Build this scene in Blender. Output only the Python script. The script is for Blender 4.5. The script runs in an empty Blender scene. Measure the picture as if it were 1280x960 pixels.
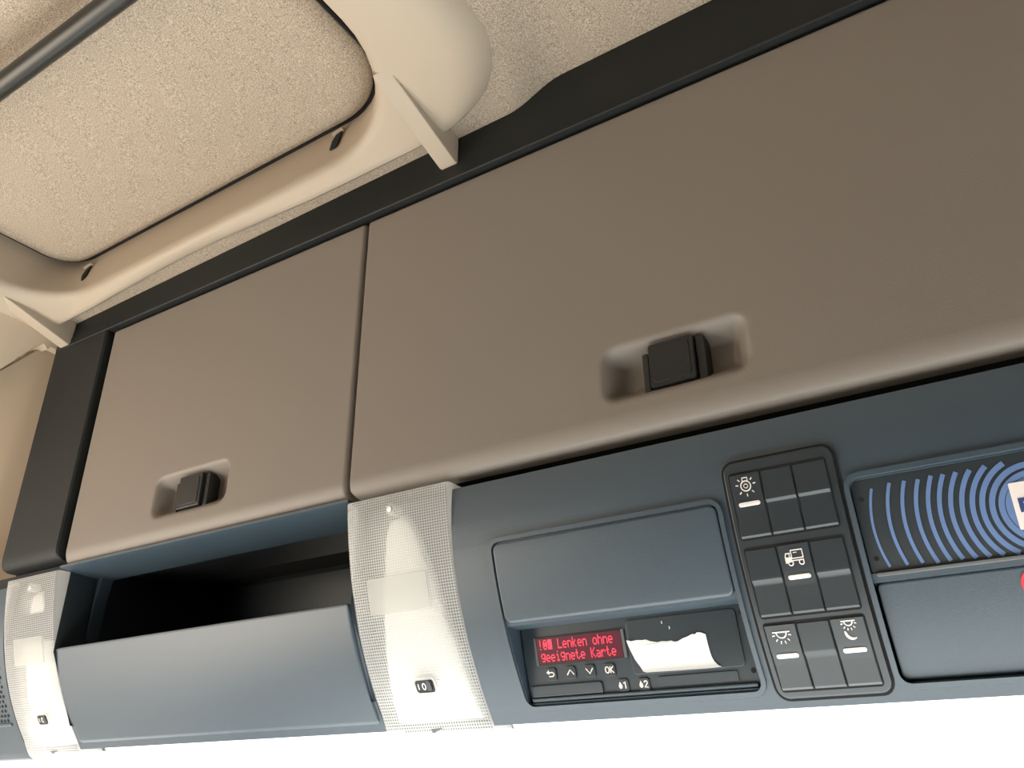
import bpy, bmesh, math
import numpy as np
from mathutils import Matrix, Vector

# ---------------------------------------------------------------- camera, world, light, exposure
S = 0.58          # drawing units to metres (1 unit = distance from the lens to the locker doors)
EYE = 1.55        # lens height above the cab floor in metres
sc = bpy.context.scene
C = sc.collection
def W(p): return Vector((p[0]*S, p[1]*S, p[2]*S+EYE))

cam = bpy.data.cameras.new('camera'); cam_o = bpy.data.objects.new('camera', cam); C.objects.link(cam_o)
cam.sensor_width = 36.0; cam.lens = 36.0*1037.25/1280.0; cam.clip_start = 0.02
Rw = Matrix(((0.85097465, 0.52504071, -0.01320592), (-0.24053708, 0.36725861, -0.89847817), (-0.46688763, 0.76775866, 0.43881953)))
m = Matrix(((Rw[0][0], -Rw[1][0], -Rw[2][0], 0), (Rw[0][1], -Rw[1][1], -Rw[2][1], 0), (Rw[0][2], -Rw[1][2], -Rw[2][2], EYE), (0, 0, 0, 1)))
cam_o.matrix_world = m
sc.camera = cam_o

SKY = 2.2
WIN_LEFT = 6.5
SUN = 32.0
EXPO = 0.32
sc.view_settings.view_transform = 'Standard'; sc.view_settings.look = 'None'
sc.view_settings.gamma = 1.0; sc.view_settings.use_curve_mapping = False
sc.view_settings.exposure = EXPO
w = bpy.data.worlds.new('overcast_sky'); sc.world = w; w.use_nodes = True
bg = w.node_tree.nodes['Background']; bg.inputs[0].default_value = (0.93, 0.97, 1.0, 1); bg.inputs[1].default_value = SKY

def area_light(name, loc, target, sx, sy, power, col):
    l = bpy.data.lights.new(name, 'AREA'); l.shape = 'RECTANGLE'; l.size = sx*S; l.size_y = sy*S
    l.energy = power; l.color = col
    o = bpy.data.objects.new(name, l); C.objects.link(o); o.location = W(loc)
    o.rotation_euler = (W(target)-W(loc)).to_track_quat('-Z', 'Y').to_euler()
    return o
area_light('side_window_daylight', (-2.6, -0.55, -0.05), (-0.9, 0.35, 0.65), 1.1, 1.2, WIN_LEFT, (1.0, 0.80, 0.56))

sl = bpy.data.lights.new('sun', 'SUN'); sl.energy = SUN; sl.angle = math.radians(2); sl.color = (1.0, .97, .93)
so = bpy.data.objects.new('sun', sl); C.objects.link(so); so.location = (2, 6, 6)
so.rotation_euler = Vector((.12, -.86, -.48)).to_track_quat('-Z', 'Y').to_euler()     # from ahead and above, through the windscreen

# ---------------------------------------------------------------- materials
def lin(c):
    return tuple(((v/255)/12.92 if v/255 <= .04045 else ((v/255+.055)/1.055)**2.4) for v in c)+(1,)
class NT:
    def __init__(s, name):
        s.m = bpy.data.materials.new(name); s.m.use_nodes = True; s.t = s.m.node_tree
        s.b = s.t.nodes['Principled BSDF']; s.out = s.t.nodes['Material Output']
    def n(s, kind, **kw):
        x = s.t.nodes.new(kind)
        for k, v in kw.items(): setattr(x, k, v)
        return x
    def l(s, a, b): s.t.links.new(a, b)
    def obj(s): return s.n('ShaderNodeTexCoord').outputs['Object']
    def math(s, op, a, b=None):
        x = s.n('ShaderNodeMath', operation=op)
        for i, v in enumerate((a, b)):
            if v is None: continue
            if isinstance(v, (int, float)): x.inputs[i].default_value = v
            else: s.l(v, x.inputs[i])
        return x.outputs[0]
def plastic(name, col, rough=.5, grain=900, bump=.15, var=.06, spec=.5):
    t = NT(name); t.b.inputs['Roughness'].default_value = rough
    t.b.inputs['Specular IOR Level'].default_value = spec
    co = t.obj()
    nz = t.n('ShaderNodeTexNoise'); nz.inputs['Scale'].default_value = grain; nz.inputs['Detail'].default_value = 3; t.l(co, nz.inputs['Vector'])
    n2 = t.n('ShaderNodeTexNoise'); n2.inputs['Scale'].default_value = 6; n2.inputs['Detail'].default_value = 4; t.l(co, n2.inputs['Vector'])
    mx = t.n('ShaderNodeMix', data_type='RGBA')
    mx.inputs[6].default_value = tuple(v*(1-var) for v in col[:3])+(1,); mx.inputs[7].default_value = tuple(min(1, v*(1+var)) for v in col[:3])+(1,)
    t.l(n2.outputs[0], mx.inputs[0]); t.l(mx.outputs[2], t.b.inputs['Base Color'])
    bp = t.n('ShaderNodeBump'); bp.inputs['Strength'].default_value = bump; bp.inputs['Distance'].default_value = .0006
    t.l(nz.outputs[0], bp.inputs['Height']); t.l(bp.outputs[0], t.b.inputs['Normal'])
    return t.m
def plain(name, col, rough=.5, emit=None, strength=1.0, metal=0.0):
    t = NT(name); t.b.inputs['Base Color'].default_value = col; t.b.inputs['Roughness'].default_value = rough; t.b.inputs['Metallic'].default_value = metal
    if emit: t.b.inputs['Emission Color'].default_value = emit; t.b.inputs['Emission Strength'].default_value = strength
    return t.m
def fabric(name, dark, mid, light, scale=800):
    t = NT(name); co = t.obj(); t.b.inputs['Roughness'].default_value = .95; t.b.inputs['Specular IOR Level'].default_value = .1
    nz = t.n('ShaderNodeTexNoise'); nz.inputs['Scale'].default_value = scale; nz.inputs['Detail'].default_value = 2.5; nz.inputs['Roughness'].default_value = .6; t.l(co, nz.inputs['Vector'])
    r = t.n('ShaderNodeValToRGB'); e = r.color_ramp.elements
    e[0].position = .34; e[0].color = dark; e[1].position = .66; e[1].color = light
    x = e.new(.5); x.color = mid
    t.l(nz.outputs[0], r.inputs[0]); t.l(r.outputs[0], t.b.inputs['Base Color'])
    bp = t.n('ShaderNodeBump'); bp.inputs['Strength'].default_value = .5; bp.inputs['Distance'].default_value = .001
    t.l(nz.outputs[0], bp.inputs['Height']); t.l(bp.outputs[0], t.b.inputs['Normal'])
    return t.m
M = {}
M['slate'] = plastic('slate_plastic', (.046, .070, .092, 1), .42, 900, .2, .06, .8)
M['slate_frame'] = plastic('slate_trim_plastic', (.0095, .012, .0125, 1), .6, 900, .25, .06, .4)
M['black'] = plastic('black_plastic', (.012, .014, .015, 1), .38, 1200, .1)
M['void'] = plain('dark_cavity', (.008, .008, .008, 1), .9)
M['door'] = plastic('taupe_door_laminate', (.222, .192, .166, 1), .48, 700, .2, .03, .45)
M['beige'] = plastic('beige_moulded_plastic', (.46, .385, .30, 1), .5, 800, .12, .03, .4)
M['beige_trim'] = plastic('beige_side_trim', (.56, .45, .33, 1), .6, 800, .12, .03, .3)
M['fabric'] = fabric('speckled_headliner_fabric', (.23, .185, .14, 1), (.41, .338, .262, 1), (.58, .485, .385, 1))
M['rod'] = plain('black_rod_paint', (.02, .022, .02, 1), .35)
M['switch'] = plastic('switch_black_plastic', (.029, .037, .043, 1), .36, 1200, .12, .06, .7)
M['face'] = plastic('recorder_face_plastic', (.028, .040, .050, 1), .36, 1200, .1, .06, .8)
M['white_print'] = plain('white_print', (.86, .80, .77, 1), .5)
M['paper'] = plain('white_paper', (.92, .92, .92, 1), .8)
M['reflector'] = plain('white_reflector', (.88, .88, .86, 1), .45)
M['blue_print'] = plain('blue_print', lin((100, 127, 174)), .5)
M['navy_print'] = plain('navy_print', lin((50, 70, 120)), .5)
M['card'] = plain('white_card', (.85, .76, .72, 1), .6)
M['red_sticker'] = plain('red_sticker', lin((225, 50, 70)), .5)
M['screw'] = plain('steel_screw', (.55, .55, .55, 1), .3, metal=1.0)
M['lcd'] = plain('red_backlit_screen', (.05, .02, .025, 1), .25, (.26, .035, .065, 1), .28)
M['lcd_text'] = plain('red_backlit_text', (.2, .02, .03, 1), .4, (1.0, .06, .10, 1), .95)
M['asphalt'] = plastic('pale_concrete', (.42, .40, .38, 1), .9, 20, .3)
M['bounce_beige'] = plastic('seat_bounce_beige', (.48, .43, .38, 1), .9, 300, .2)  # pale surface for the added block that bounces sunlight
M['bounce_grey'] = plastic('dashboard_bounce_grey', (.55, .56, .57, 1), .6, 500, .2)  # light grey chosen for the added sunlight-bouncing slab
M['rear'] = plastic('grey_rear_lining', (.10, .10, .10, 1), .8, 200, .2)
M['floor'] = plastic('grey_floor_mat', (.09, .09, .09, 1), .8, 200, .3)
M['lamp_box'] = plain('lamp_housing_plastic', (.12, .125, .125, 1), .5)
def glass_mat():
    t = NT('window_glass'); t.t.nodes.remove(t.b)
    tr = t.n('ShaderNodeBsdfTransparent'); tr.inputs[0].default_value = (.93, .97, .96, 1)
    gl = t.n('ShaderNodeBsdfGlossy'); gl.inputs['Roughness'].default_value = .02
    mx = t.n('ShaderNodeMixShader'); mx.inputs[0].default_value = .05
    t.l(tr.outputs[0], mx.inputs[1]); t.l(gl.outputs[0], mx.inputs[2]); t.l(mx.outputs[0], t.out.inputs[0])
    return t.m
M['glass'] = glass_mat()
def lens_mat(name, pitch=.0027, clear=.62, line=.30):
    # moulded prism grid: thin ribs scatter, the cells between let you look in
    t = NT(name); b = t.b
    b.inputs['Base Color'].default_value = (.86, .86, .85, 1); b.inputs['Roughness'].default_value = .25
    co = t.n('ShaderNodeSeparateXYZ'); t.l(t.obj(), co.inputs[0])
    fx = t.math('FRACT', t.math('MULTIPLY', co.outputs[0], 1/pitch)); fz = t.math('FRACT', t.math('MULTIPLY', co.outputs[2], 1/(pitch*.92)))
    def soft(f):   # 1 on the rib, falling to 0 in the middle of the cell
        a = t.math('ABSOLUTE', t.math('SUBTRACT', f, .5)); x = t.n('ShaderNodeMapRange', interpolation_type='SMOOTHSTEP')
        t.l(a, x.inputs[0]); x.inputs[1].default_value = .5-line*.75; x.inputs[2].default_value = .5-line*.25; return x.outputs[0]
    if line > 0: rib = t.math('MAXIMUM', soft(fx), soft(fz))
    else: rib = t.math('MULTIPLY', fx, 0.0)
    tl = t.n('ShaderNodeBsdfTranslucent'); tl.inputs[0].default_value = (.85, .85, .84, 1)
    a = t.n('ShaderNodeMixShader'); a.inputs[0].default_value = .5; t.l(b.outputs[0], a.inputs[1]); t.l(tl.outputs[0], a.inputs[2])
    tr = t.n('ShaderNodeBsdfTransparent'); tr.inputs[0].default_value = (.95, .95, .93, 1)
    fac = t.math('SUBTRACT', clear, t.math('MULTIPLY', rib, clear*.75))
    mx = t.n('ShaderNodeMixShader'); t.l(fac, mx.inputs[0]); t.l(a.outputs[0], mx.inputs[1]); t.l(tr.outputs[0], mx.inputs[2])
    t.l(mx.outputs[0], t.out.inputs[0])
    return t.m
M['lens'] = lens_mat('prismatic_lens', .0027, .78, .42)
M['lens_edge'] = lens_mat('clear_lens_edge', .0027, .25, 0.0)
M['lens_pane'] = lens_mat('clear_lens_window', .0027, .55, 0.0)

# ---------------------------------------------------------------- helpers
ORG = {}
def thing(name, label, cat, loc, group=None):
    o = bpy.data.objects.new(name, None); C.objects.link(o); o.location = W(loc); o.empty_display_size = .02
    o['label'] = label; o['category'] = cat
    if group: o['group'] = group
    ORG[o.name] = W(loc)
    return o
def obj(name, bm, mat, parent=None, fn=None, smooth=35, label=None):
    """link a bmesh (drawing units, optionally mapped by fn) as one mesh object"""
    org = ORG[parent.name] if parent else Vector((0, 0, 0))
    for v in bm.verts:
        p = fn(*v.co) if fn else v.co
        v.co = W(p)-org
    bmesh.ops.recalc_face_normals(bm, faces=bm.faces)
    me = bpy.data.meshes.new(name); 
    if smooth:
        for f in bm.faces: f.smooth = True
        a = math.radians(smooth)
        for e in bm.edges:
            if len(e.link_faces) == 2 and e.calc_face_angle(0) > a: e.smooth = False
    bm.to_mesh(me); bm.free()
    mats = mat if isinstance(mat, (list, tuple)) else [mat]
    for k in mats: me.materials.append(M[k])
    o = bpy.data.objects.new(name, me); C.objects.link(o)
    if smooth:
        wn_ = o.modifiers.new('weighted', 'WEIGHTED_NORMAL'); wn_.keep_sharp = True; wn_.weight = 100
    if parent: o.parent = parent; ORG[o.name] = org
    else: ORG[o.name] = org
    if label: o['label'] = label
    return o
def single(o, label, cat, group=None):
    """a thing that is one mesh: move its origin to its base"""
    vs = [v.co.copy() for v in o.data.vertices]
    c = sum(vs, Vector())/len(vs); c.z = min(v.z for v in vs)
    o.data.transform(Matrix.Translation(-c)); o.location = c
    o['label'] = label; o['category'] = cat
    if group: o['group'] = group
    return o
def struct(o): o['kind'] = 'structure'; return o

def rrect(x0, x1, z0, z1, r, n=5):
    pts = []
    for cx, cz, a0 in ((x1-r, z1-r, 0), (x0+r, z1-r, 90), (x0+r, z0+r, 180), (x1-r, z0+r, 270)):
        for k in range(n+1):
            a = math.radians(a0+90*k/n); pts.append((cx+r*math.cos(a), cz+r*math.sin(a)))
    return pts
def slab(bm, pts, h0, h1, bev=0.0, seg=2):
    """prism over polygon pts in (x, z) from height h0 (back) to h1 (front)"""
    b = bmesh.new()
    vs = [b.verts.new((x, h0, z)) for x, z in pts]
    f = b.faces.new(vs)
    r = bmesh.ops.extrude_face_region(b, geom=[f])
    nv = [g for g in r['geom'] if isinstance(g, bmesh.types.BMVert)]
    for v in nv: v.co.y = h1
    if bev > 0:
        s = set(nv)
        ed = [e for e in b.edges if e.verts[0] in s and e.verts[1] in s]
        bmesh.ops.bevel(b, geom=ed, offset=bev, segments=seg, profile=.5, affect='EDGES', clamp_overlap=True)
    merge(bm, b); return bm
def merge(bm, b):
    me = bpy.data.meshes.new('tmp'); b.to_mesh(me); b.free(); bm.from_mesh(me); bpy.data.meshes.remove(me)
def cut(bm, zs, axis=2):
    no = [0, 0, 0]; no[axis] = 1
    for z in zs:
        co = [0, 0, 0]; co[axis] = z
        bmesh.ops.bisect_plane(bm, geom=bm.verts[:]+bm.edges[:]+bm.faces[:], plane_co=co, plane_no=no, dist=1e-6)
    return bm
def box(bm, x0, x1, y0, y1, z0, z1, bev=0.0):
    b = bmesh.new(); bmesh.ops.create_cube(b, size=1)
    for v in b.verts: v.co = ((x0+x1)/2+v.co.x*(x1-x0), (y0+y1)/2+v.co.y*(y1-y0), (z0+z1)/2+v.co.z*(z1-z0))
    if bev: bmesh.ops.bevel(b, geom=b.edges[:], offset=bev, segments=2, profile=.5, affect='EDGES', clamp_overlap=True)
    merge(bm, b); return bm
def ring(bm, outer, inner, h0, h1, bev=0):
    """closed frame between two polygons with the same number of points"""
    n = len(outer)
    L = [[bm.verts.new((x, h, z)) for x, z in P] for P, h in ((outer, h0), (outer, h1), (inner, h1), (inner, h0))]
    for a in range(4):
        A, B = L[a], L[(a+1) % 4]
        for i in range(n): bm.faces.new((A[i], A[(i+1) % n], B[(i+1) % n], B[i]))
    return bm
def loft(bm, loops, close=True, cap0=False, cap1=False):
    V = [[bm.verts.new(p) for p in L] for L in loops]; n = len(V[0])
    for a in range(len(V)-1):
        for i in range(n if close else n-1):
            j = (i+1) % n; bm.faces.new((V[a][i], V[a][j], V[a+1][j], V[a+1][i]))
    if cap0: bm.faces.new(V[0])
    if cap1: bm.faces.new(V[-1])
    return bm
def ribbon(bm, pts, wd, h0, h1, closed=False):
    """raised printed line of width wd along pts (x, z)"""
    P = [Vector(p) for p in pts]; n = len(P); L, R = [], []
    for i in range(n):
        a = P[(i-1) % n] if (closed or i) else P[i]; b = P[(i+1) % n] if (closed or i < n-1) else P[i]
        d = (b-a); d = d.normalized() if d.length > 1e-9 else Vector((1, 0)); q = Vector((-d.y, d.x))*wd/2
        L.append(P[i]+q); R.append(P[i]-q)
    A = [bm.verts.new((p.x, h1, p.y)) for p in L]; B = [bm.verts.new((p.x, h1, p.y)) for p in R]
    A0 = [bm.verts.new((p.x, h0, p.y)) for p in L]; B0 = [bm.verts.new((p.x, h0, p.y)) for p in R]
    for i in range(n if closed else n-1):
        j = (i+1) % n
        for q in ((A[i], A[j], B[j], B[i]), (A0[i], A0[j], A[j], A[i]), (B[i], B[j], B0[j], B0[i])): bm.faces.new(q)
    if not closed:
        for i in (0, n-1): bm.faces.new((A0[i], A[i], B[i], B0[i]))
    return bm
def circle(cx, cz, r, n=20, a0=0, a1=360, closed=True):
    k = n if closed else n+1
    return [(cx+r*math.cos(math.radians(a0+(a1-a0)*i/n)), cz+r*math.sin(math.radians(a0+(a1-a0)*i/n))) for i in range(k)]
def tube(bm, p0, p1, r, n=16, caps=True):
    p0, p1 = Vector(p0), Vector(p1); d = (p1-p0).normalized(); u = d.orthogonal().normalized(); v = d.cross(u)
    Ls = [[p+u*r*math.cos(2*math.pi*i/n)+v*r*math.sin(2*math.pi*i/n) for i in range(n)] for p in (p0, p1)]
    return loft(bm, Ls, True, caps, caps)
def sstep(a, b, x):
    t = max(0, min(1, (x-a)/(b-a))); return t*t*(3-2*t)

# the curved front of the console: depth y for a height z; h is the height proud of it (towards the cab)
def prof(z):
    t = min(z, .437)-.437
    if z < .06: t0 = .06-.437; return 1+((-1.161*t0+.36)*t0-.121)*t0+(.06-z)*.95
    return 1+((-1.161*t+.36)*t-.121)*t
def F(x, h, z): return (x, prof(z)-h, z)
def Ffas(x, h, z): return (x, prof(z)-h+.016*max(0, (z-.3)/.137)**2, z)
def Ftach(x, h, z): return (x, prof(z)-h+.005+(z-.11)*.28, z)
ZS = [.07, .09, .11, .13, .15, .17, .19, .21, .23, .25, .27, .29, .31, .33, .35, .37, .39, .41, .43]

# ---------------------------------------------------------------- setting
def zc(x): return 1.094+.026*(x+1.9)
def step_up(x, y): return .034*sstep(-.06, .05, x-(-.545+(1-y)*.33))
HX0, HX1, HY0, HY1 = -1.888, -.728, -.25, .940           # roof hatch opening
def grid(bm, xs, ys, f, skip=None):
    V = {}
    for i, x in enumerate(xs):
        for j, y in enumerate(ys): V[i, j] = bm.verts.new(f(x, y))
    for i in range(len(xs)-1):
        for j in range(len(ys)-1):
            if skip and skip((xs[i]+xs[i+1])/2, (ys[j]+ys[j+1])/2): continue
            bm.faces.new((V[i, j], V[i+1, j], V[i+1, j+1], V[i, j+1]))
    bmesh.ops.delete(bm, geom=[v for v in bm.verts if not v.link_faces], context='VERTS')
    return bm
def lsp(a, b, n): return [a+(b-a)*i/n for i in range(n+1)]
bm = bmesh.new()
xs = lsp(-2.2, -1.95, 3)+[-1.915]+lsp(-1.80, -.78, 10)+[-.67]+lsp(-.65, -.1, 38)+lsp(-.05, 2.1, 10)
ys = lsp(-2.4, -.40, 6)+[-.30]+lsp(-.2, .90, 16)+[.951]+lsp(.97, 1.06, 4)
grid(bm, xs, ys, lambda x, y: (x, y, zc(x)+step_up(x, y)), lambda x, y: -1.915 < x < -.67 and -.30 < y < .951)
o = struct(obj('ceiling', bm, 'fabric', smooth=60))

WALLX = -2.03
bm = bmesh.new()   # left pillar trim below the seam; unseen part widened to block window reflections
P = [(1.3, 1.05), (.985, 1.055), (.90, .955), (.62, .62), (.36, .30), (.24, .10), (.22, -.9), (.75, -.9), (.95, .10), (1.3, .16)]
vs = [bm.verts.new(Vector((WALLX-.03*(1.0-y), y, z))*(1+.35*(1.0-min(1.0, y)))*(1+.30*min(.7, 1.1-z))) for y, z in P]; bm.faces.new(vs)
r = bmesh.ops.extrude_face_region(bm, geom=bm.faces[:])
for g in r['geom']:
    if isinstance(g, bmesh.types.BMVert): g.co.x -= .08
struct(obj('wall_left', bm, 'beige_trim'))
bm = bmesh.new()   # cove trim between headliner and pillar, with its stepped lower edge
P = [(1.03, 1.052), (.998, 1.056), (.990, 1.045), (.978, 1.056), (.958, 1.038), (.90, .955), (.62, .60), (.30, .48), (-2.3, .48), (-2.3, 1.12), (1.03, 1.12)]
vs = [bm.verts.new(Vector((WALLX+.014, y, z))*(1+.30*min(.7, 1.1-z))) for y, z in P]; bm.faces.new(vs)
r = bmesh.ops.extrude_face_region(bm, geom=bm.faces[:])
for g in r['geom']:
    if isinstance(g, bmesh.types.BMVert): g.co.x -= .09
struct(obj('trim_1', bm, 'beige_trim'))
bm = bmesh.new(); box(bm, -2.12, 2.1, -2.45, -2.4, -2.67, 1.3); struct(obj('wall_rear', bm, 'rear'))
bm = bmesh.new(); box(bm, 2.05, 2.12, -2.4, .4, .48, 1.3); box(bm, 2.05, 2.12, -2.4, 1.9, -2.67, -.45); box(bm, 2.05, 2.12, -2.4, 1.3, -.45, .48)  # last box is added across the window bay to cut light from the right
struct(obj('wall_right', bm, 'rear'))
bm = bmesh.new(); box(bm, -2.12, -2.06, -2.4, 1.9, -2.67, -.5); box(bm, -2.12, -2.06, -2.4, -.9, -.5, .48)
struct(obj('wall_left_door', bm, 'rear'))
bm = bmesh.new(); box(bm, -2.12, 2.12, -2.45, 2.2, -2.72, -2.67); struct(obj('floor', bm, 'floor'))
bm = bmesh.new(); box(bm, -2.1, 2.1, 2.2, 2.25, -2.67, -.75); struct(obj('wall_front', bm, 'floor'))
bm = bmesh.new()
loft(bm, [[(-2.05, 1.42, .13), (-2.05, 2.2, -.75)], [(0, 1.50, .13), (0, 2.32, -.75)], [(2.05, 1.42, .13), (2.05, 2.2, -.75)]], False)
struct(obj('window_1', bm, 'glass', smooth=0))
bm = bmesh.new(); box(bm, -2.05, 2.05, .15, 2.2, -.95, -.78, .03); struct(obj('bounce_dashboard', bm, 'bounce_grey'))  # unseen slab added to bounce sunlight up onto fascia and door rims
bm = bmesh.new(); box(bm, -1.9, 1.9, -1.5, -.25, -2.6, -1.15, .05); struct(obj('bounce_seat_block', bm, 'bounce_beige'))  # unseen block added so sunlight bounces onto the lower doors
bm = bmesh.new(); box(bm, -2.7, 2.2, -2.5, 1.75, 1.34, 1.38); struct(obj('roof', bm, 'rear'))  # unseen lid added to stop sun leaking round the hatch panel
bm = bmesh.new(); box(bm, -2.66, -2.62, .45, 1.75, .30, 1.34); struct(obj('sun_block_left', bm, 'rear'))  # unseen sheet added to keep sun out left of the trim
bm = bmesh.new(); box(bm, -2.3, 2.2, 1.66, 1.72, .16, 1.34); struct(obj('sun_block_front', bm, 'rear'))  # unseen bar added to keep sun out above the windscreen
bm = bmesh.new(); box(bm, -60, 60, -60, 60, -4.5, -4.4); struct(obj('ground', bm, 'asphalt'))

# ---------------------------------------------------------------- roof hatch
hatch = thing('roof_hatch', 'beige framed roof hatch with speckled fabric lid and black bar', 'hatch', ((HX0+HX1)/2, .35, 1.11))
def rr_loop(x0, x1, y0, y1, rs, n=10):
    """rounded rectangle, radii rs for corners (x1,y1), (x0,y1), (x0,y0), (x1,y0); 24 points per straight side"""
    out = []
    cs = ((x1, y1, 0, -1, -1), (x0, y1, 90, 1, -1), (x0, y0, 180, 1, 1), (x1, y0, 270, -1, 1))
    for k, (cx, cy, a0, sx, sy) in enumerate(cs):
        r = rs[k]
        for i in range(n+1):
            a = math.radians(a0+90*i/n); out.append((cx+sx*r+r*math.cos(a), cy+sy*r+r*math.sin(a)))
        nx = cs[(k+1) % 4]; rn = rs[(k+1) % 4]
        an = math.radians(nx[2]); q = (nx[0]+nx[3]*rn+rn*math.cos(an), nx[1]+nx[4]*rn+rn*math.sin(an)); p = out[-1]
        for i in range(1, 12): out.append((p[0]+(q[0]-p[0])*i/12, p[1]+(q[1]-p[1])*i/12))
    return out
top_ = rr_loop(HX0, -.80, HY0, HY1, (.15, .09, .1, .1))     # head of the inner wall, by the lid
inn = rr_loop(HX0, HX1, HY0, .915, (.24, .14, .1, .1))      # lower lip
out = rr_loop(-2.00, -.515, HY0-.12, .966, (.18, .05, .1, .1))
def mixl(t, dz, bulge=0):
    r = []
    for (a, b), (c, d) in zip(inn, out):
        x = a+(c-a)*t; y = b+(d-b)*t; wd = math.hypot(c-a, d-b)
        r.append((x, y, zc(x)-.010+dz*1.0-bulge*min(1, max(0, wd-.05)/.12)))
    return r
bm = bmesh.new()
loft(bm, [[(x, y, zc(x)+.14) for x, y in top_], [(a*.9+c*.1, b*.9+d*.1, zc(a)+.12) for (a, b), (c, d) in zip(top_, inn)], mixl(0, .022), mixl(.04, .008), mixl(.12, .001), mixl(.25, -.002, .004), mixl(.45, -.002, .012), mixl(.62, .0, .018), mixl(.76, .003, .018), mixl(.87, .010, .010), mixl(.95, .022, .002), mixl(1.0, .06)])
obj('hatch_frame', bm, 'beige', hatch, smooth=60)
def off(d): return rr_loop(HX0+d, -.80-d, HY0+d, HY1-d, tuple(max(.02, q-d) for q in (.15, .09, .1, .1)))
bm = bmesh.new()
L = []
for d, dz in ((.004, .150), (.006, .128), (.016, .112), (.035, .103), (.07, .098), (.2, .094), (.4, .090)):
    L.append([(x, y, zc(x)+dz) for x, y in off(d)])
loft(bm, L, True, False, True)
obj('lid_panel', bm, 'fabric', hatch, smooth=60, label='speckled fabric panel of the hatch lid')
bm = bmesh.new()
loft(bm, [[(x, y, zc(x)+dz) for x, y in off(d)] for d, dz in ((.000, .122), (.003, .118), (.008, .122), (.003, .132))])
obj('edge_gap', bm, 'void', hatch, label='thin dark line in the gap round the lid')  # near-black ring fills the gap between lid and frame
bm = bmesh.new(); tube(bm, (HX0+.0, .46, 1.115), (HX1-.0, .46, 1.150), .0185)
obj('grab_bar', bm, 'rod', hatch, label='black round bar across the hatch')
for x, z in ((-.971, 1.185), (-1.792, 1.158)):
    bm = bmesh.new()
    slab(bm, [(x-.010, z-.022), (x+.006, z-.022), (x+.011, z-.008), (x+.011, z+.024), (x-.003, z+.020), (x-.010, z+.004)], 0, .0035, .001)
    h = obj('catch_slot', bm, 'void', hatch, lambda x, h, z: (x, HY1-.0155-h+(z-1.185-.026*(x+.97))*.18, z), label='small dark slot in the hatch frame')
    bm = bmesh.new(); slab(bm, [(x-.013, z+.022), (x+.015, z+.026), (x+.015, z+.031), (x-.010, z+.028)], 0, .010, .002)
    obj('slot_hood', bm, 'beige', hatch, lambda x, h, z: (x, HY1-.0140-h+(z-1.185-.026*(x+.97))*.18, z))
def bracket(x0, x1, dz, label):
    t = thing('mounting_bracket', label, 'bracket', ((x0+x1)/2, .9, 1.03+dz), 'mounting brackets between hatch frame and locker trim')
    bm = bmesh.new()
    P = [(.785, 1.088+dz), (.80, 1.080+dz), (.985, 1.027+dz), (.996, 1.030+dz), (.996, 1.112+dz), (.93, 1.112+dz), (.785, 1.106+dz)]
    slab(bm, P, x0, x1, .004)
    obj('bracket_arm', bm, 'beige', t, lambda y, x, z: (x, y, z))
bracket(-.752, -.716, .031, 'beige bracket from bulge of hatch frame down to dark trim, nearest the large door')
bracket(-1.947, -1.913, 0, 'beige bracket at the far left corner of hatch frame, beside side wall')

# ---------------------------------------------------------------- overhead console (fixed dark shell)
con = thing('overhead_console', 'dark slate overhead console shell under the roof, housing lockers and instruments', 'console', (0, 1.1, .09))
def ztop(x): return zc(x)+step_up(x, 1.0)
bm = bmesh.new()   # strip over the doors: face leans a little, with a small lip along its lower edge
xs = [-1.97, -1.955]+lsp(-1.88, -.64, 14)+lsp(-.62, -.45, 16)+lsp(-.40, 1.9, 12)
Ls = []
for x in xs:
    zt = ztop(x)+.004
    Ls.append([(x, 1.06, zt), (x, .999, zt), (x, .997, zt-.004), (x, .9905, 1.032), (x, .9885, 1.029), (x, .9885, 1.0265), (x, .9905, 1.0245), (x, 1.012, 1.0235), (x, 1.06, 1.0235)])
loft(bm, Ls, True, True, True)
obj('top_trim', bm, 'slate_frame', con, smooth=40)
bm = bmesh.new()   # strip left of the doors with a rolled lower end
prf = [(1.06, 1.045), (.9905, 1.045), (.9905, .52), (.9905, .488), (.992, .474), (.997, .464), (1.006, .459), (1.06, .457)]
Ls = [[(x, y+(.004 if k in (0, 3) else 0), z) for y, z in prf] for k, x in enumerate((-1.975, -1.971, -1.764, -1.760))]
loft(bm, Ls, True, True, True)
obj('side_trim', bm, 'slate_frame', con, smooth=40)
# curved fascia with openings: shelf, four radio slots, switch field
SH = (-1.7555, -.9385, .275, .4345)
LH = ((-1.946, -1.7555), (-.9385, -.7300))
HO = [(-.6575, -.3135, .1115, .2135, .05), (-.6575, -.3135, .222, .3265, .012), (-.150, .206, .222, .3265, .02), (-.150, .206, .107, .2125, .02), (-.287, -.169, .104, .362, .03)]
xs = sorted(set([-2.3, -2.0, -1.946, -1.7555, -.9385, -.7300, .95]+[v for h in HO for v in h[:2]]))
zs = sorted(set([.088]+[q for q in ZS[2:] if q < .42]+[.275, .4255]+[v for h in HO for v in h[2:4]]))
bm = bmesh.new()
def hole(x, z): return any(a < x < b and c < z < d for a, b, c, d, _ in HO) or (SH[0] < x < SH[1] and SH[2] < z < SH[3]) or any(a < x < b and z < .4345 for a, b in LH)
grid(bm, xs, zs, lambda x, z: (x, 0, z), hole)
bnd = [e for e in bm.edges if e.is_boundary]
r = bmesh.ops.extrude_edge_only(bm, edges=bnd)
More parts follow.
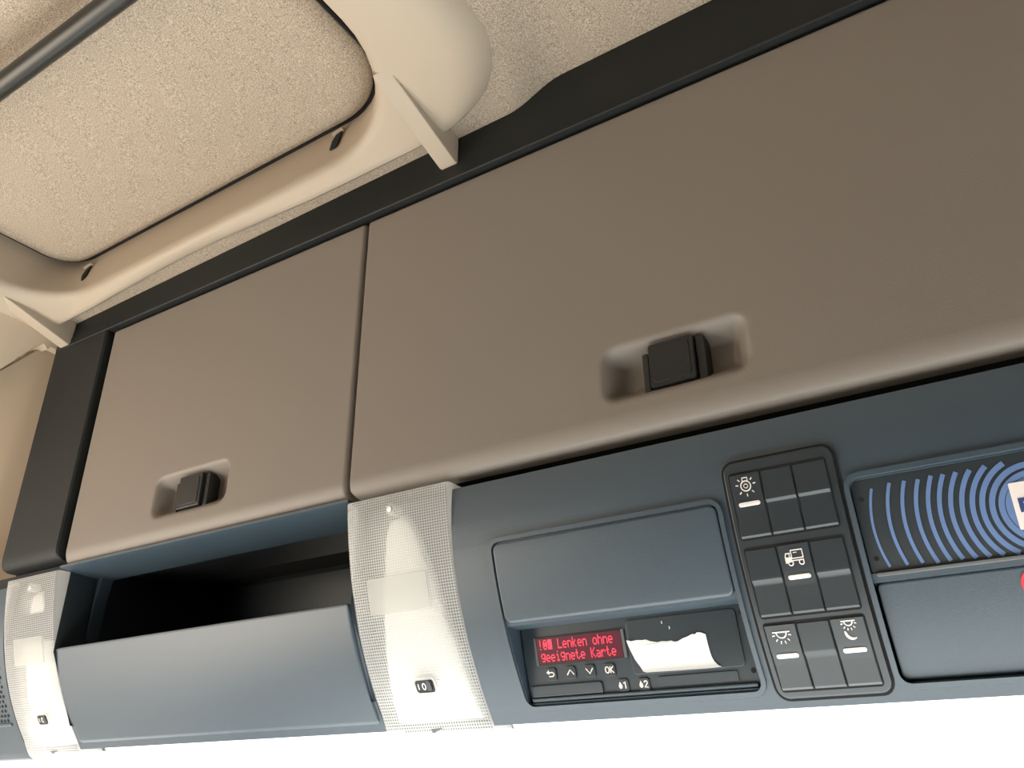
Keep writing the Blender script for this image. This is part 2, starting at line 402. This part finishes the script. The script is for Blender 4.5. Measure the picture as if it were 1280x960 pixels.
for g in r['geom']:
    if isinstance(g, bmesh.types.BMVert):
        inb = any(a-1e-5 <= g.co.x <= b+1e-5 and c-1e-5 <= g.co.z <= d+1e-5 for a, b, c, d, _ in HO)
        if inb: g.co.y = -.05
        elif g.co.z < .0881: g.co.y = -.03; g.co.z = .078
        elif SH[0]-1e-4 <= g.co.x <= SH[1]+1e-4 and abs(g.co.z-.275) < 1e-4: g.co.y = -.022
        else: g.co.y = -.03
def Ffas2(x, h, z):
    p = Ffas(x, h, max(z, .088))
    if z < .0881 and h < -.01: return (x, p[1]+.02, .0905)
    if z < .0881: return (x, p[1], .0865)
    return p
obj('fascia', bm, 'slate', con, Ffas2, smooth=30)
bm = bmesh.new()    # underside and back of the console, added unseen to block sky light
loft(bm, [[(x, y, z) for y, z in ((1.155, .0935), (1.20, .097), (1.42, .1265), (1.60, .145), (1.62, 1.12), (1.0, 1.10))] for x in (-2.3, .95)], False)
obj('back_panel', bm, 'slate_frame', con, smooth=0)
bm = bmesh.new(); box(bm, -2.3, -1.76, 1.03, 1.60, .30, .455); box(bm, -1.98, -1.76, 1.035, 1.60, .455, 1.08); obj('end_filler', bm, 'slate_frame', con, smooth=0)
bm = bmesh.new()    # soffit and inside of the open shelf
sx0, sx1 = -1.754, -.9395
cs = [(1.004, .4450), (1.004, .4405), (1.012, .4385), (1.110, .4305), (1.118, .431), (1.121, .436), (1.121, .455)]
loft(bm, [[(x, y, z) for y, z in cs] for x in (sx0, sx1)], False)
obj('shelf_soffit', bm, 'slate', con, smooth=60)
bm = bmesh.new()
grid_pts = [(1.121, .452), (1.40, .47), (1.42, .46), (1.42, .14), (1.40, .12), (1.10, .13)]
loft(bm, [[(x, y, z) for y, z in grid_pts] for x in (sx0, sx1)], False)
for x in (sx0, sx1):
    bm.faces.new([bm.verts.new((x, y, z)) for y, z in [(1.03, .445)]+grid_pts+[(1.03, .27)]])
obj('shelf_liner', bm, 'switch', con, smooth=0)
bm = bmesh.new(); slab(bm, [(-1.748, .4405), (-1.728, .4405), (-1.735, .425), (-1.742, .38), (-1.748, .30)], 0, .03, .004)
obj('shelf_corner', bm, 'slate', con, lambda x, h, z: (x, 1.12-h, z))
bm = bmesh.new(); cut(slab(bm, rrect(-1.742, -.944, .098, .2765, .006), -.012, .006, .005), ZS); obj('shelf_front', bm, 'slate', con, F, label='smooth curved front of the open shelf')
# speaker grille left of the left lamp
bm = bmesh.new()
for i in range(16):
    for j in range(14):
        x, z = -2.16+.0125*i+(.006 if j % 2 else 0), .150+.0095*j
        bm.faces.new([bm.verts.new((x+.0036*math.cos(a*math.pi/3), .0008, z+.0036*math.sin(a*math.pi/3))) for a in range(6)])
o = obj('speaker_grille', bm, 'void', con, F, smooth=0); o['kind'] = 'stuff'
bm = bmesh.new(); cut(slab(bm, [(-2.28, .139), (-1.962, .139), (-1.962, .144), (-2.28, .144)], -.01, .004, .0015), []); obj('seam_rib', bm, 'slate', con, F)

bm = bmesh.new(); slab(bm, [(-2.3, .0725), (-1.948, .0725), (-1.948, .095), (-2.3, .095)], -.03, 0, .004); obj('end_panel', bm, 'slate', con, F)
# slot rims: raised beads round the openings
def bead(x0, x1, z0, z1, nm, wd=.006, hh=.005, r=.012):
    bm = bmesh.new()
    o_, i_ = rrect(x0-wd, x1+wd, z0-wd, z1+wd, r+wd, 4), rrect(x0, x1, z0, z1, r, 4)
    ring(bm, o_, i_, -.012, hh)
    ed = [e for e in bm.edges if all(abs(v.co.y-hh) < 1e-6 for v in e.verts)]
    bmesh.ops.bevel(bm, geom=[e for e in ed if e.calc_face_angle(0) > 1], offset=wd*.38, segments=3, profile=.5, affect='EDGES', clamp_overlap=True)
    cut(bm, ZS); return obj(nm, bm, 'slate', con, Ffas)
bead(-.6590, -.3125, .107, .3285, 'slot_rim'); bead(-.1500, .206, .1045, .3285, 'slot_rim')

# ---------------------------------------------------------------- lockers
def locker(label, x0, x1, latches, corner):
    t = thing('storage_locker', label, 'cupboard', ((x0+x1)/2, 1.2, .46), 'overhead lockers')
    bm = bmesh.new()
    a, b = x0-.003, x1+.003
    loft(bm, [[(a, 1.03, .458), (b, 1.03, .458), (b, 1.03, 1.03), (a, 1.03, 1.03)], [(a, 1.55, .47), (b, 1.55, .47), (b, 1.55, 1.03), (a, 1.55, 1.03)]], True, False, True)
    ring(bm, [(a, .458), (b, .458), (b, 1.03), (a, 1.03)], [(a+.01, .466), (b-.01, .466), (b-.01, 1.02), (a+.01, 1.02)], 1.028, 1.034)
    obj('locker_body', bm, 'void', t, smooth=0)
    z0, z1, RB = .446, 1.0185, .032
    def cl(v0, v1, fine):
        c = set(lsp(v0, v1, max(4, int((v1-v0)/.05))))
        for q0, q1, st in fine:
            c |= set(lsp(q0, q1, max(1, int(round((q1-q0)/st)))))
        c = sorted(q for q in c if v0-1e-6 <= q <= v1+1e-6); r = [c[0]]
        for q in c[1:]:
            if q-r[-1] > .0006: r.append(q)
        r[-1] = v1; return r
    fx = [(x0, x0+.012, .002), (x1-.012, x1, .002)]+[(c-.125, c+.125, .004) for c in latches]
    fz = [(z0, z0+.04, .002), (z1-.012, z1, .002), (.48, .60, .0035)]
    X, Z = cl(x0, x1, fx), cl(z0, z1, fz)
    def depth(x, z):
        d = 0
        for c in latches:     # scooped finger recess: rounded rectangle with sloping flanks
            hx, hz, r = .108, .0425, .022
            qx, qz = abs(x-c)-hx+r, abs(z-.5405)-hz+r
            sd = math.hypot(max(qx, 0), max(qz, 0))+min(max(qx, qz), 0)-r
            d += .034*sstep(.004, -.026, sd)
        e = z-z0
        if e < RB: d += .017*(1-math.sqrt(max(0, 1-((RB-e)/RB)**2)))
        for e, r in ((z1-z, .006), (x-x0, .007), (x1-x, .007)):
            if e < r: d += r-math.sqrt(max(0, r*r-(r-e)**2))
        return min(d, .04)
    bm = bmesh.new()
    def pt(x, z):
        # lower corners at the meeting edge are clipped off
        k = max(0, .012-(z-z0))
        xx = x
        if corner == 'r' and x < x0+.03: xx = x+k*.75*(1-(x-x0)/.03)
        if corner == 'l' and x > x1-.03: xx = x+k*.30*(1-(x1-x)/.03)
        return (xx, 1.0+depth(x, z), z)
    grid(bm, X, Z, pt)
    be = [e for e in bm.edges if e.is_boundary]
    r = bmesh.ops.extrude_edge_only(bm, edges=be)
    for g in r['geom']:
        if isinstance(g, bmesh.types.BMVert): g.co.y = 1.045
    d = obj('locker_door', bm, 'door', t, smooth=50)
    for c in latches:
        bm = bmesh.new(); k = c+.001
        slab(bm, rrect(k-.036, k+.032, .504, .572, .004, 2), -.03, .003, .003)           # paddle
        slab(bm, rrect(k-.047, k-.037, .500, .562, .003, 2), -.03, -.001, .002)           # flanges
        slab(bm, rrect(k+.033, k+.046, .503, .570, .003, 2), -.03, -.004, .002)
        slab(bm, rrect(k-.040, k+.040, .497, .5035, .002, 2), -.03, -.003, .0015)         # lower lip
        slab(bm, rrect(k-.030, k+.026, .510, .566, .006, 2), .002, .0045, .0015)          # raised pad
        obj('latch', bm, 'black', d, lambda x, h, z: (x, 1.003-h, z), label='black push latch in a scooped recess')
    return t
locker('narrow taupe locker at the left with a small black latch', -1.743, -.9445, [-1.357], 'l')
locker('wide taupe locker filling the right, with a black latch near its lower edge', -.9375, .95, [-.345], 'r')

# ---------------------------------------------------------------- reading lamps
def lamp(x0, x1, label, wing):
    t = thing('reading_lamp', label, 'lamp', ((x0+x1)/2, 1.1, .07), 'interior lamps on the console')
    zt, zb, dp = .4365, .068, .05
    bm = bmesh.new(); cut(slab(bm, [(x0+.003, .085), (x1-.003, .085), (x1-.003, zt-.004), (x0+.003, zt-.004)], -.06, -.044, 0), ZS)
    obj('housing', bm, 'lamp_box', t, F)
    # lens: curved cover with rolled lower end, side walls reaching back
    prf = [(zt, -dp), (zt, -.004), (zt-.0025, -.0008)]+[(z, 0) for z in reversed(ZS[2:-1])]
    fr = [F(0, h, z)[1:] for z, h in prf]
    fr += [(1.1245, .1), (1.1305, .09), (1.137, .081), (1.146, .074), (1.158, .070), (1.176, .0695), (1.20, .073)]
    L = []
    ez = .003
    for x, e in ((x0, .006), (x0+.0012, .0012), (x0+ez, 0), (x1-ez, 0), (x1-.0012, .0012), (x1, .006)):
        L.append([(x, y+(e if 0 < i else 0), z) for i, (y, z) in enumerate(fr)])
    bm = bmesh.new(); loft(bm, L[2:4], False)
    lens = obj('lens', bm, 'lens', t, smooth=60, label='clear ribbed lens with a fine prism grid')
    for x, A in ((x0, L[:3]), (x1, L[3:])):
        bm = bmesh.new(); loft(bm, A, False)
        a = [bm.verts.new((x, y+(.006 if i else 0), z)) for i, (y, z) in enumerate(fr[:-1])]
        b = [bm.verts.new((x, max(y, min(prof(z)+dp, 1.2)), z)) for y, z in fr[:-1]]
        for i in range(len(a)-1):
            try: bm.faces.new((a[i], a[i+1], b[i+1], b[i]))
            except ValueError: pass
        bmesh.ops.remove_doubles(bm, verts=bm.verts, dist=1e-5)
        obj('lens_edge', bm, 'lens_edge', t, smooth=60, label='smooth clear side wall of the lens')
    c = (x0+x1)/2-.008*(1 if x1 > -1 else 0)
    sw = (x1-x0)/.208
    # white light guide behind the lens, widening downwards
    bm = bmesh.new(); cut(slab(bm, [(c-.082*sw, .10), (c+.085*sw, .10), (c+.078*sw, .20), (c+.055*sw, .30), (c+.030*sw, .375), (c+.012*sw, .405), (c-.022*sw, .398), (c-.030*sw, .375), (c-.045*sw, .29), (c-.065*sw, .20)], -.035, -.018, .006), ZS)
    obj('reflector', bm, 'reflector', t, F, smooth=50)
    bm = bmesh.new(); slab(bm, circle(c-.003, .411, .0095, 18), -.02, .0005, .002)
    s = obj('screw_dish', bm, 'lens_edge', t, F)
    bm = bmesh.new(); slab(bm, circle(c-.003, .411, .005, 14), -.004, .0022, .001)
    obj('screw', bm, 'screw', t, F)
    bm = bmesh.new(); cut(slab(bm, rrect(c-.060*sw, c+.058*sw, .253, .307, .002, 1), -.003, .0016, .0006), ZS)
    obj('lens_window', bm, 'lens_pane', t, F, label='rectangular smooth window moulded in the lens')
    sx = c+.011 if x1 > -1 else c+.006
    bm = bmesh.new(); ring(bm, rrect(sx-.0225, sx+.0225, .1335, .158, .006, 4), rrect(sx-.019, sx+.019, .1365, .155, .005, 4), -.012, .003)
    sr = obj('switch_rim', bm, 'lens_edge', t, F)
    bm = bmesh.new(); slab(bm, rrect(sx-.019, sx+.019, .1365, .155, .005, 4), -.012, .0005, .002); 
    sb = obj('switch', bm, 'black', t, F, label='black slide switch')
    bm = bmesh.new(); slab(bm, rrect(sx+.004, sx+.013, .139, .153, .003, 3), -.002, .004, .0015); obj('slider', bm, 'switch', sb, F)
    bm = bmesh.new(); ribbon(bm, [(sx-.013, .1415), (sx-.013, .1495)], .0017, 0, .0009)
    ribbon(bm, [(sx-.0025+.0030*math.cos(q*math.pi/6), .1455+.0042*math.sin(q*math.pi/6)) for q in range(12)], .0016, 0, .0009, True)
    obj('switch_marking', bm, 'white_print', sb, F, smooth=0, label='white printed I and 0')
    bm = bmesh.new(); slab(bm, [(c-.005, .0865), (c+.020, .0875), (c-.003, .0805)], -.002, .0022, 0); obj('release_notch', bm, 'lamp_box', t, lambda x, h, z: (x, 1.136-h-(z-.084)*.7, z), smooth=0)
    bm = bmesh.new(); tube(bm, F(c-.05*sw, -.016, .135), F(c+.05*sw, -.016, .135), .008, 12); 
    obj('lamp_tube', bm, 'tube', t)
    return t
M['tube'] = plain('lit_lamp_tube', (.9, .9, .85, 1), .4, (1, 1, .97, 1), 5.0)
lamp(-.938, -.7305, 'ribbed clear lamp beside the wide locker door corner, nearer lamp of the two', 0)
lamp(-1.945, -1.7565, 'pale glowing lamp at far left end of console, below the dark side strip', 0)

# ---------------------------------------------------------------- radio slot cover, blank panel
bm = bmesh.new(); cut(slab(bm, rrect(-.6570, -.3140, .2168, .3265, .010, 4), -.03, .0045, .0035), ZS)
single(obj('slot_cover', bm, 'slate', None, Ffas), 'wide plain dark slot cover directly above the recorder with red screen', 'cover')
bm = bmesh.new(); cut(slab(bm, rrect(-.1482, .203, .109, .2125, .006, 3), -.03, -.004, .003), ZS)
single(obj('slot_cover', bm, 'slate', None, Ffas), 'plain dark slot cover at lower right, below the blue ringed unit', 'cover')
bm = bmesh.new(); slab(bm, circle(.0125, .194, .0150, 26), -.0055, -.0025, .0005)
single(obj('sticker', bm, 'red_sticker', None, Ffas), 'red round sticker at the right edge on the lower slot cover', 'sticker')

# ---------------------------------------------------------------- digital recorder (tachograph)
tac = thing('tachograph', 'black driving time recorder with red two-line display and push buttons', 'recorder', (-.486, 1.12, .112))
bm = bmesh.new(); cut(slab(bm, rrect(-.6555, -.3145, .1125, .2300, .004, 2), -.06, 0, .002), ZS)
obj('faceplate', bm, 'face', tac, Ftach)
bm = bmesh.new(); slab(bm, rrect(-.6330, -.4920, .1605, .2000, .003, 2), -.002, .0016, .001); 
wn = obj('screen_window', bm, 'black', tac, Ftach)
bm = bmesh.new(); slab(bm, rrect(-.6300, -.4955, .1630, .1975, .001, 1), 0, .0020, .0); 
scr = obj('screen', bm, 'lcd', tac, Ftach, smooth=0, label='red backlit screen')
FONT = {'!': '4444404', 'o': '00EHHHE', 'O': 'EHVRVHE', '#': 'VVVVNVV', 'L': 'GGGGGGV', 'e': '00EHVGE', 'n': '00UHHHH', 'k': 'GGIKOKI', 'h': 'GGUHHHH', 'g': '0FHHF1E', 'i': '40C444E', 't': '88S8896', 'K': 'HIKOKIH', 'a': '00E1FHF', 'r': '00MPGGG'}
VAL = {c: int(c, 32) for c in '0123456789ABCDEFGHIJKLMNOPQRSTUV'}
bm = bmesh.new()
pw, ph = .129/16/6, .00192
for row, txt in enumerate(('!O# Lenken ohne', 'geeignete Karte')):
    for ci, ch in enumerate(txt):
        if ch == ' ': continue
        for k, cc in enumerate(FONT[ch]):
            for b_ in range(5):
                if VAL[cc] >> (4-b_) & 1:
                    x = -.6275+(ci*6+b_)*pw+(row*.0025); z = .1955-row*.0166-k*ph
                    slab(bm, [(x, z-ph*.95), (x+pw*1.0, z-ph*.95), (x+pw*1.0, z), (x, z)], .0018, .0024)
obj('display_text', bm, 'lcd_text', scr, Ftach, smooth=0, label='glowing red dot letters')
for x0, x1 in ((-.6345, -.6310), (-.4945, -.4900)):
    bm = bmesh.new(); slab(bm, [(x0, .162), (x1, .162), (x1, .199), (x0, .199)], 0, .0024, .0004); obj('screen_edge', bm, 'lamp_box', tac, Ftach, label='pale clear edge of the screen')
def button(x, z, draw, label):
    bm = bmesh.new(); slab(bm, rrect(x-.0085, x+.0085, z-.0085, z+.0085, .004, 3), -.002, .0022, .001)
    b = obj('push_button', bm, 'switch', tac, Ftach, label=label)
    bm = bmesh.new(); draw(bm, x, z); obj('symbol', bm, 'white_print', b, Ftach, smooth=0)
H0, H1 = .0018, .0027
def d_back(bm, x, z):
    ribbon(bm, [(x-.004, z+.0022), (x+.002, z+.0022), (x+.0045, z+.0008), (x+.0045, z-.0014), (x+.002, z-.0030), (x-.004, z-.0030)], .0016, H0, H1)
    slab(bm, [(x-.0075, z+.0022), (x-.0030, z+.0058), (x-.0030, z-.0008)], H0, H1)
def d_up(bm, x, z): ribbon(bm, [(x-.0055, z-.0030), (x, z+.0035), (x+.0055, z-.0030)], .0015, H0, H1)
def d_dn(bm, x, z): ribbon(bm, [(x-.0055, z+.0035), (x, z-.0035), (x+.0055, z+.0035)], .0015, H0, H1)
def d_ok(bm, x, z):
    ribbon(bm, [(x-.0035+.0028*math.cos(q*math.pi/6), z+.0040*math.sin(q*math.pi/6)) for q in range(12)], .0015, H0, H1, True)
    ribbon(bm, [(x+.0014, z-.0042), (x+.0014, z+.0042)], .0015, H0, H1)
    ribbon(bm, [(x+.0060, z+.0042), (x+.0018, z), (x+.0062, z-.0042)], .0015, H0, H1)
def drop(bm, x, z): slab(bm, [(x, z+.0052), (x+.0026, z), (x+.0026, z-.0022), (x+.001, z-.0040), (x-.001, z-.0040), (x-.0026, z-.0022), (x-.0026, z)], H0, H1)
def d_1(bm, x, z):
    drop(bm, x-.0040, z); ribbon(bm, [(x+.0008, z+.0024), (x+.0034, z+.0044), (x+.0034, z-.0042)], .0017, H0, H1)
def d_2(bm, x, z):
    drop(bm, x-.0040, z); ribbon(bm, [(x+.0008, z+.0022), (x+.0016, z+.0040), (x+.0036, z+.0044), (x+.0052, z+.0032), (x+.0050, z+.0012), (x+.0008, z-.0036), (x+.0058, z-.0036)], .0016, H0, H1)
for x, z, d, lb in ((-.6134, .1488, d_back, 'button with a white return arrow'), (-.5820, .1490, d_up, 'button with a white up chevron'), (-.5513, .1488, d_dn, 'button with a white down chevron'), (-.5204, .1480, d_ok, 'button reading OK'), (-.5047, .1270, d_1, 'button with drop and 1'), (-.4739, .1262, d_2, 'button with drop and 2')):
    button(x, z, d, lb)
bm = bmesh.new(); slab(bm, rrect(-.6500, -.5360, .1195, .1345, .003, 2), -.002, .0035, .0015); obj('card_tray', bm, 'face', tac, Ftach)
bm = bmesh.new(); slab(bm, rrect(-.6520, -.3180, .1130, .1180, .002, 2), -.004, .0055, .002); obj('lower_lip', bm, 'slate', tac, Ftach, label='raised lower edge of the recorder')
bm = bmesh.new(); slab(bm, rrect(-.4520, -.3420, .1215, .1345, .002, 2), -.002, .0018, .0008); obj('card_tray', bm, 'face', tac, Ftach)
bm = bmesh.new(); cut(slab(bm, rrect(-.4860, -.3290, .1385, .2090, .006, 3), -.002, .0020, .001), ZS); obj('printer_door', bm, 'face', tac, Ftach)
bm = bmesh.new(); slab(bm, circle(-.3215, .1328, .0032, 12), -.001, .0006); obj('key_hole', bm, 'void', tac, Ftach)
bm = bmesh.new(); slab(bm, circle(-.3215, .2030, .0040, 12), -.001, .0012, .0005); obj('screw_cap', bm, 'black', tac, Ftach)
for x, z in ((-.4318, .2012), (-.4220, .1935)):
    bm = bmesh.new(); slab(bm, [(x-.0006, z-.0018), (x+.0006, z-.0018), (x+.0006, z+.0018), (x-.0006, z+.0018)], 0, .0026); obj('scratch_mark', bm, 'white_print', tac, Ftach, smooth=0)
bm = bmesh.new(); ribbon(bm, [(-.4828, .2065), (-.4832, .1830)], .0007, .0015, .0024); obj('door_edge', bm, 'lamp_box', tac, Ftach, smooth=0)
PP = [(-.4871, .1829), (-.484, .1826), (-.4802, .1813), (-.472, .1822), (-.4640, .1815), (-.4587, .1818), (-.453, .1792), (-.4431, .1769), (-.436, .1776), (-.4285, .1768), (-.4223, .1771), (-.4180, .1752), (-.4135, .1753), (-.405, .1785), (-.398, .1800), (-.3917, .1823), (-.3870, .1818), (-.3847, .1837), (-.380, .1835), (-.3732, .1806), (-.3730, .170), (-.3722, .1589), (-.3710, .152), (-.3690, .1470), (-.3650, .1425), (-.3599, .1395), (-.375, .1392), (-.42, .1396), (-.4655, .1403), (-.4699, .1417), (-.4740, .149), (-.4792, .1576), (-.484, .171)]
def Fpaper(x, h, z):
    return Ftach(x, h+.004*max(0, (.150-z)/.012)**2+.0012*math.sin(x*60)*sstep(.165, .185, z), z)
bm = bmesh.new(); cut(slab(bm, PP, .0022, .0030, 0), [.143, .146, .15, .155, .16, .165, .17, .175])
single(obj('paper_scrap', bm, 'paper', None, Fpaper), 'torn white paper strip hanging from printer slot of the recorder', 'paper')

# ---------------------------------------------------------------- switch panel with nine rockers
sp = thing('switch_panel', 'dark panel of nine rocker switches in three rows, between slots', 'switch panel', (-.228, 1.12, .098))
bm = bmesh.new()
banks = ((.2785, .3585), (.1875, .2672), (.1055, .1800))
xs = [-.2965, -.2893, -.1700, -.1603]; zs = [.0972]+[v for b in reversed(banks) for v in b]+[.3735]
bm = bmesh.new()
ob = rrect(-.2965, -.1603, .0972, .3735, .014, 5)
slab(bm, ob, -.035, .0035, .002)
cut(bm, ZS)
plate = obj('switch_frame', bm, 'switch', sp, F)
bm = bmesh.new(); ring(bm, rrect(-.2995, -.1573, .0942, .3765, .0165, 5), ob, -.02, .0008); cut(bm, ZS); obj('shadow_gap', bm, 'void', sp, F, smooth=0)
for z0, z1 in banks:
    bm = bmesh.new(); cut(slab(bm, rrect(-.2905, -.1688, z0-.0015, z1+.0015, .004, 3), 0, .0040, 0), ZS); obj('switch_well', bm, 'void', sp, F, smooth=0)
cols = ((-.2889, -.2507), (-.2492, -.2110), (-.2095, -.1705))
def i_bulb(bm, x, z):
    ribbon(bm, circle(x, z, .0062, 20), .0014, H0, H1, True)
    ribbon(bm, [(x-.0032, z+.0058), (x-.0032, z+.0104), (x+.0032, z+.0104), (x+.0032, z+.0058)], .0012, H0, H1)
    ribbon(bm, circle(x, z, .0026, 10), .0009, H0, H1, True)
    for a in (10, 45, 180-45, 170, 225, 270, 315):
        a = math.radians(a); ribbon(bm, [(x+.0094*math.cos(a), z+.0094*math.sin(a)), (x+.0128*math.cos(a), z+.0128*math.sin(a))], .0011, H0, H1)
def i_truck(bm, x, z):
    for y in (-1, 1): ribbon(bm, [(x-.004, z+.0035+y*.0046), (x+.0105, z+.0035+y*.0046)], .0011, H0, H1)
    ribbon(bm, [(x-.0035, z-.001), (x-.0035, z+.008)], .0011, H0, H1); ribbon(bm, [(x+.0100, z-.001), (x+.0100, z+.008)], .0011, H0, H1)
    ribbon(bm, [(x-.0010, z+.0053), (x+.0035, z+.0053)], .0008, H0, H1)
    slab(bm, [(x-.0118, z-.0062), (x-.0040, z-.0048), (x-.0040, z+.0006), (x-.0118, z+.0006)], H0, H1)
    ribbon(bm, [(x-.0112, z+.0006), (x-.0100, z+.0050), (x-.0048, z+.0050)], .0012, H0, H1); ribbon(bm, [(x-.0060, z), (x-.0060, z+.005)], .001, H0, H1)
    ribbon(bm, [(x-.0040, z-.0036), (x+.0105, z-.0036)], .0011, H0, H1)
    for q in (-.0060, .0070): ribbon(bm, circle(x+q, z-.0062, .0028, 12), .0012, H0, H1, True)
def i_dome(bm, x, z, s=1.0):
    ribbon(bm, [(x-.0105*s, z+.0045*s), (x+.0105*s, z+.0045*s)], .0013, H0, H1)
    ribbon(bm, circle(x, z+.0042*s, .0062*s, 12, 180, 360, False), .0013, H0, H1)
    for a in (192, 225, 255, 285, 315, 348):
        a = math.radians(a); ribbon(bm, [(x+.0085*s*math.cos(a), z+.0030*s+.0085*s*math.sin(a)), (x+.0118*s*math.cos(a), z+.0030*s+.0118*s*math.sin(a))], .0011, H0, H1)
def i_moon(bm, x, z):
    i_dome(bm, x+.001, z+.0058, .78)
    A = circle(x+.0015, z-.0035, .0076, 10, 160, 310, False); B = circle(x+.0040, z-.0010, .0078, 10, 300, 175, False)
    b = bmesh.new(); 
    slab(bm, A+B[1:-1], H0, H1)
icons = {(0, 0): (i_bulb, 'rocker switch with a white bulb symbol'), (1, 1): (i_truck, 'rocker switch with a white truck symbol'), (2, 0): (i_dome, 'rocker switch with a white ceiling lamp symbol'), (2, 2): (i_moon, 'rocker switch with a white lamp and moon symbol')}
for r_, (z0, z1) in enumerate(banks):
    for c_, (x0, x1) in enumerate(cols):
        zm = (z0+z1)/2+.0005
        ic = icons.get((r_, c_))
        if ic: pf = [(z1-.0008, .0035), (z1-.0022, .0060), (zm+.009, .0060), (zm+.006, .0052), (zm-.007, .0052), (zm-.010, .0044), (z0+.003, .0075), (z0+.0008, .0050)]
        else: pf = [(z1-.0008, .0030), (z1-.0025, .0050), (zm+.004, .0078), (zm+.0015, .0076), (zm-.0015, .0046), (zm-.005, .0040), (z0+.003, .0070), (z0+.0008, .0050)]
        e = .0008
        Ls = [[(x, h-dh, z) for z, h in pf] for x, dh in ((x0, .005), (x0, .0014), (x0+e, 0), (x1-e, 0), (x1, .0014), (x1, .005))]
        bm = bmesh.new(); loft(bm, Ls, False)
        rk = obj('rocker_switch', bm, 'switch', sp, F, smooth=25, label=ic[1] if ic else None)
        if ic:
            bm = bmesh.new(); xc = (x0+x1)/2; zi = zm+.0222
            ic[0](bm, xc, zi); obj('symbol', bm, 'white_print', rk, lambda x, h, z: F(x, h+.0042, z), smooth=0)
            bm = bmesh.new(); slab(bm, rrect(xc-.0136, xc+.0136, zm-.0022, zm+.0030, .0024, 3), .004, .0068, .001); obj('indicator_bar', bm, 'white_print', rk, F, label='pale white indicator bar')

# ---------------------------------------------------------------- unit with blue rings
tr = thing('slot_unit', 'black slot unit printed with blue concentric rings, right of switch panel', 'device', (.028, 1.06, .222))
bm = bmesh.new(); cut(slab(bm, rrect(-.1498, .2055, .2195, .3275, .006, 3), -.05, -.002, .002), ZS)
obj('faceplate', bm, 'switch', tr, Ffas)
bm = bmesh.new(); slab(bm, rrect(-.1440, .2000, .2180, .2215, .0015, 1), -.02, .0035, .0012); obj('lower_edge', bm, 'lamp_box', tr, Ffas, label='thin pale lower edge')
lx = [-.1362, -.1178, -.1020, -.0876, -.0750, -.0636, -.0524, -.0414, -.0311, -.0216, -.0122, -.0032]
wd = [.0030, .0038, .0041, .0044, .0046, .0048, .0050, .0052, .0054, .0056, .0058, .0060]
xc, zcn = .034, .2690
for k, (x, w_) in enumerate(zip(lx, wd)):
    a = xc-x-w_/2; bq = a*(.87+.13*min(1, k/4))
    for sgn in (0, 1):
        pts = []
        for q in range(-60, 61):
            an = math.radians(180+q*1.5); px, pz = xc+a*math.cos(an), zcn+bq*math.sin(an)
            if sgn: px = 2*xc-px
            if .2242 < pz < .3176: pts.append((px, pz))
        if a < .046:
            if sgn: continue
            pts = circle(xc, zcn, a, 48)
        bm = bmesh.new(); ribbon(bm, pts, w_, -.003, -.0012, a < .046); cut(bm, [.23, .25, .27, .29, .31])
        obj('ring_print', bm, 'blue_print', tr, Ffas, smooth=0, label='blue printed ring')
bm = bmesh.new(); slab(bm, circle(xc, zcn, .0305, 32), -.003, -.0012); obj('ring_centre', bm, 'blue_print', tr, Ffas, smooth=0)
for z in (.304, .238):
    bm = bmesh.new(); slab(bm, circle(-.140, z, .0028, 10), -.003, -.0014); obj('fixing_hole', bm, 'void', tr, Ffas)
cd = thing('label_card', 'small white card with navy letter stuck over the blue rings', 'label', (.040, 1.04, .247))
bm = bmesh.new(); cut(slab(bm, rrect(.0112, .0700, .2470, .2950, .0015, 2), -.0015, .0003, 0), [.26, .27, .28]); obj('card_face', bm, 'card', cd, Ffas, smooth=0)
bm = bmesh.new()
slab(bm, [(.0165, .2640), (.0210, .2640), (.0210, .2690), (.0235, .2690), (.0235, .2725), (.0210, .2725), (.0210, .2745), (.0262, .2745), (.0262, .2785), (.0165, .2785)], .0001, .0008)
obj('letter_print', bm, 'navy_print', cd, Ffas, smooth=0, label='navy printed letter F')
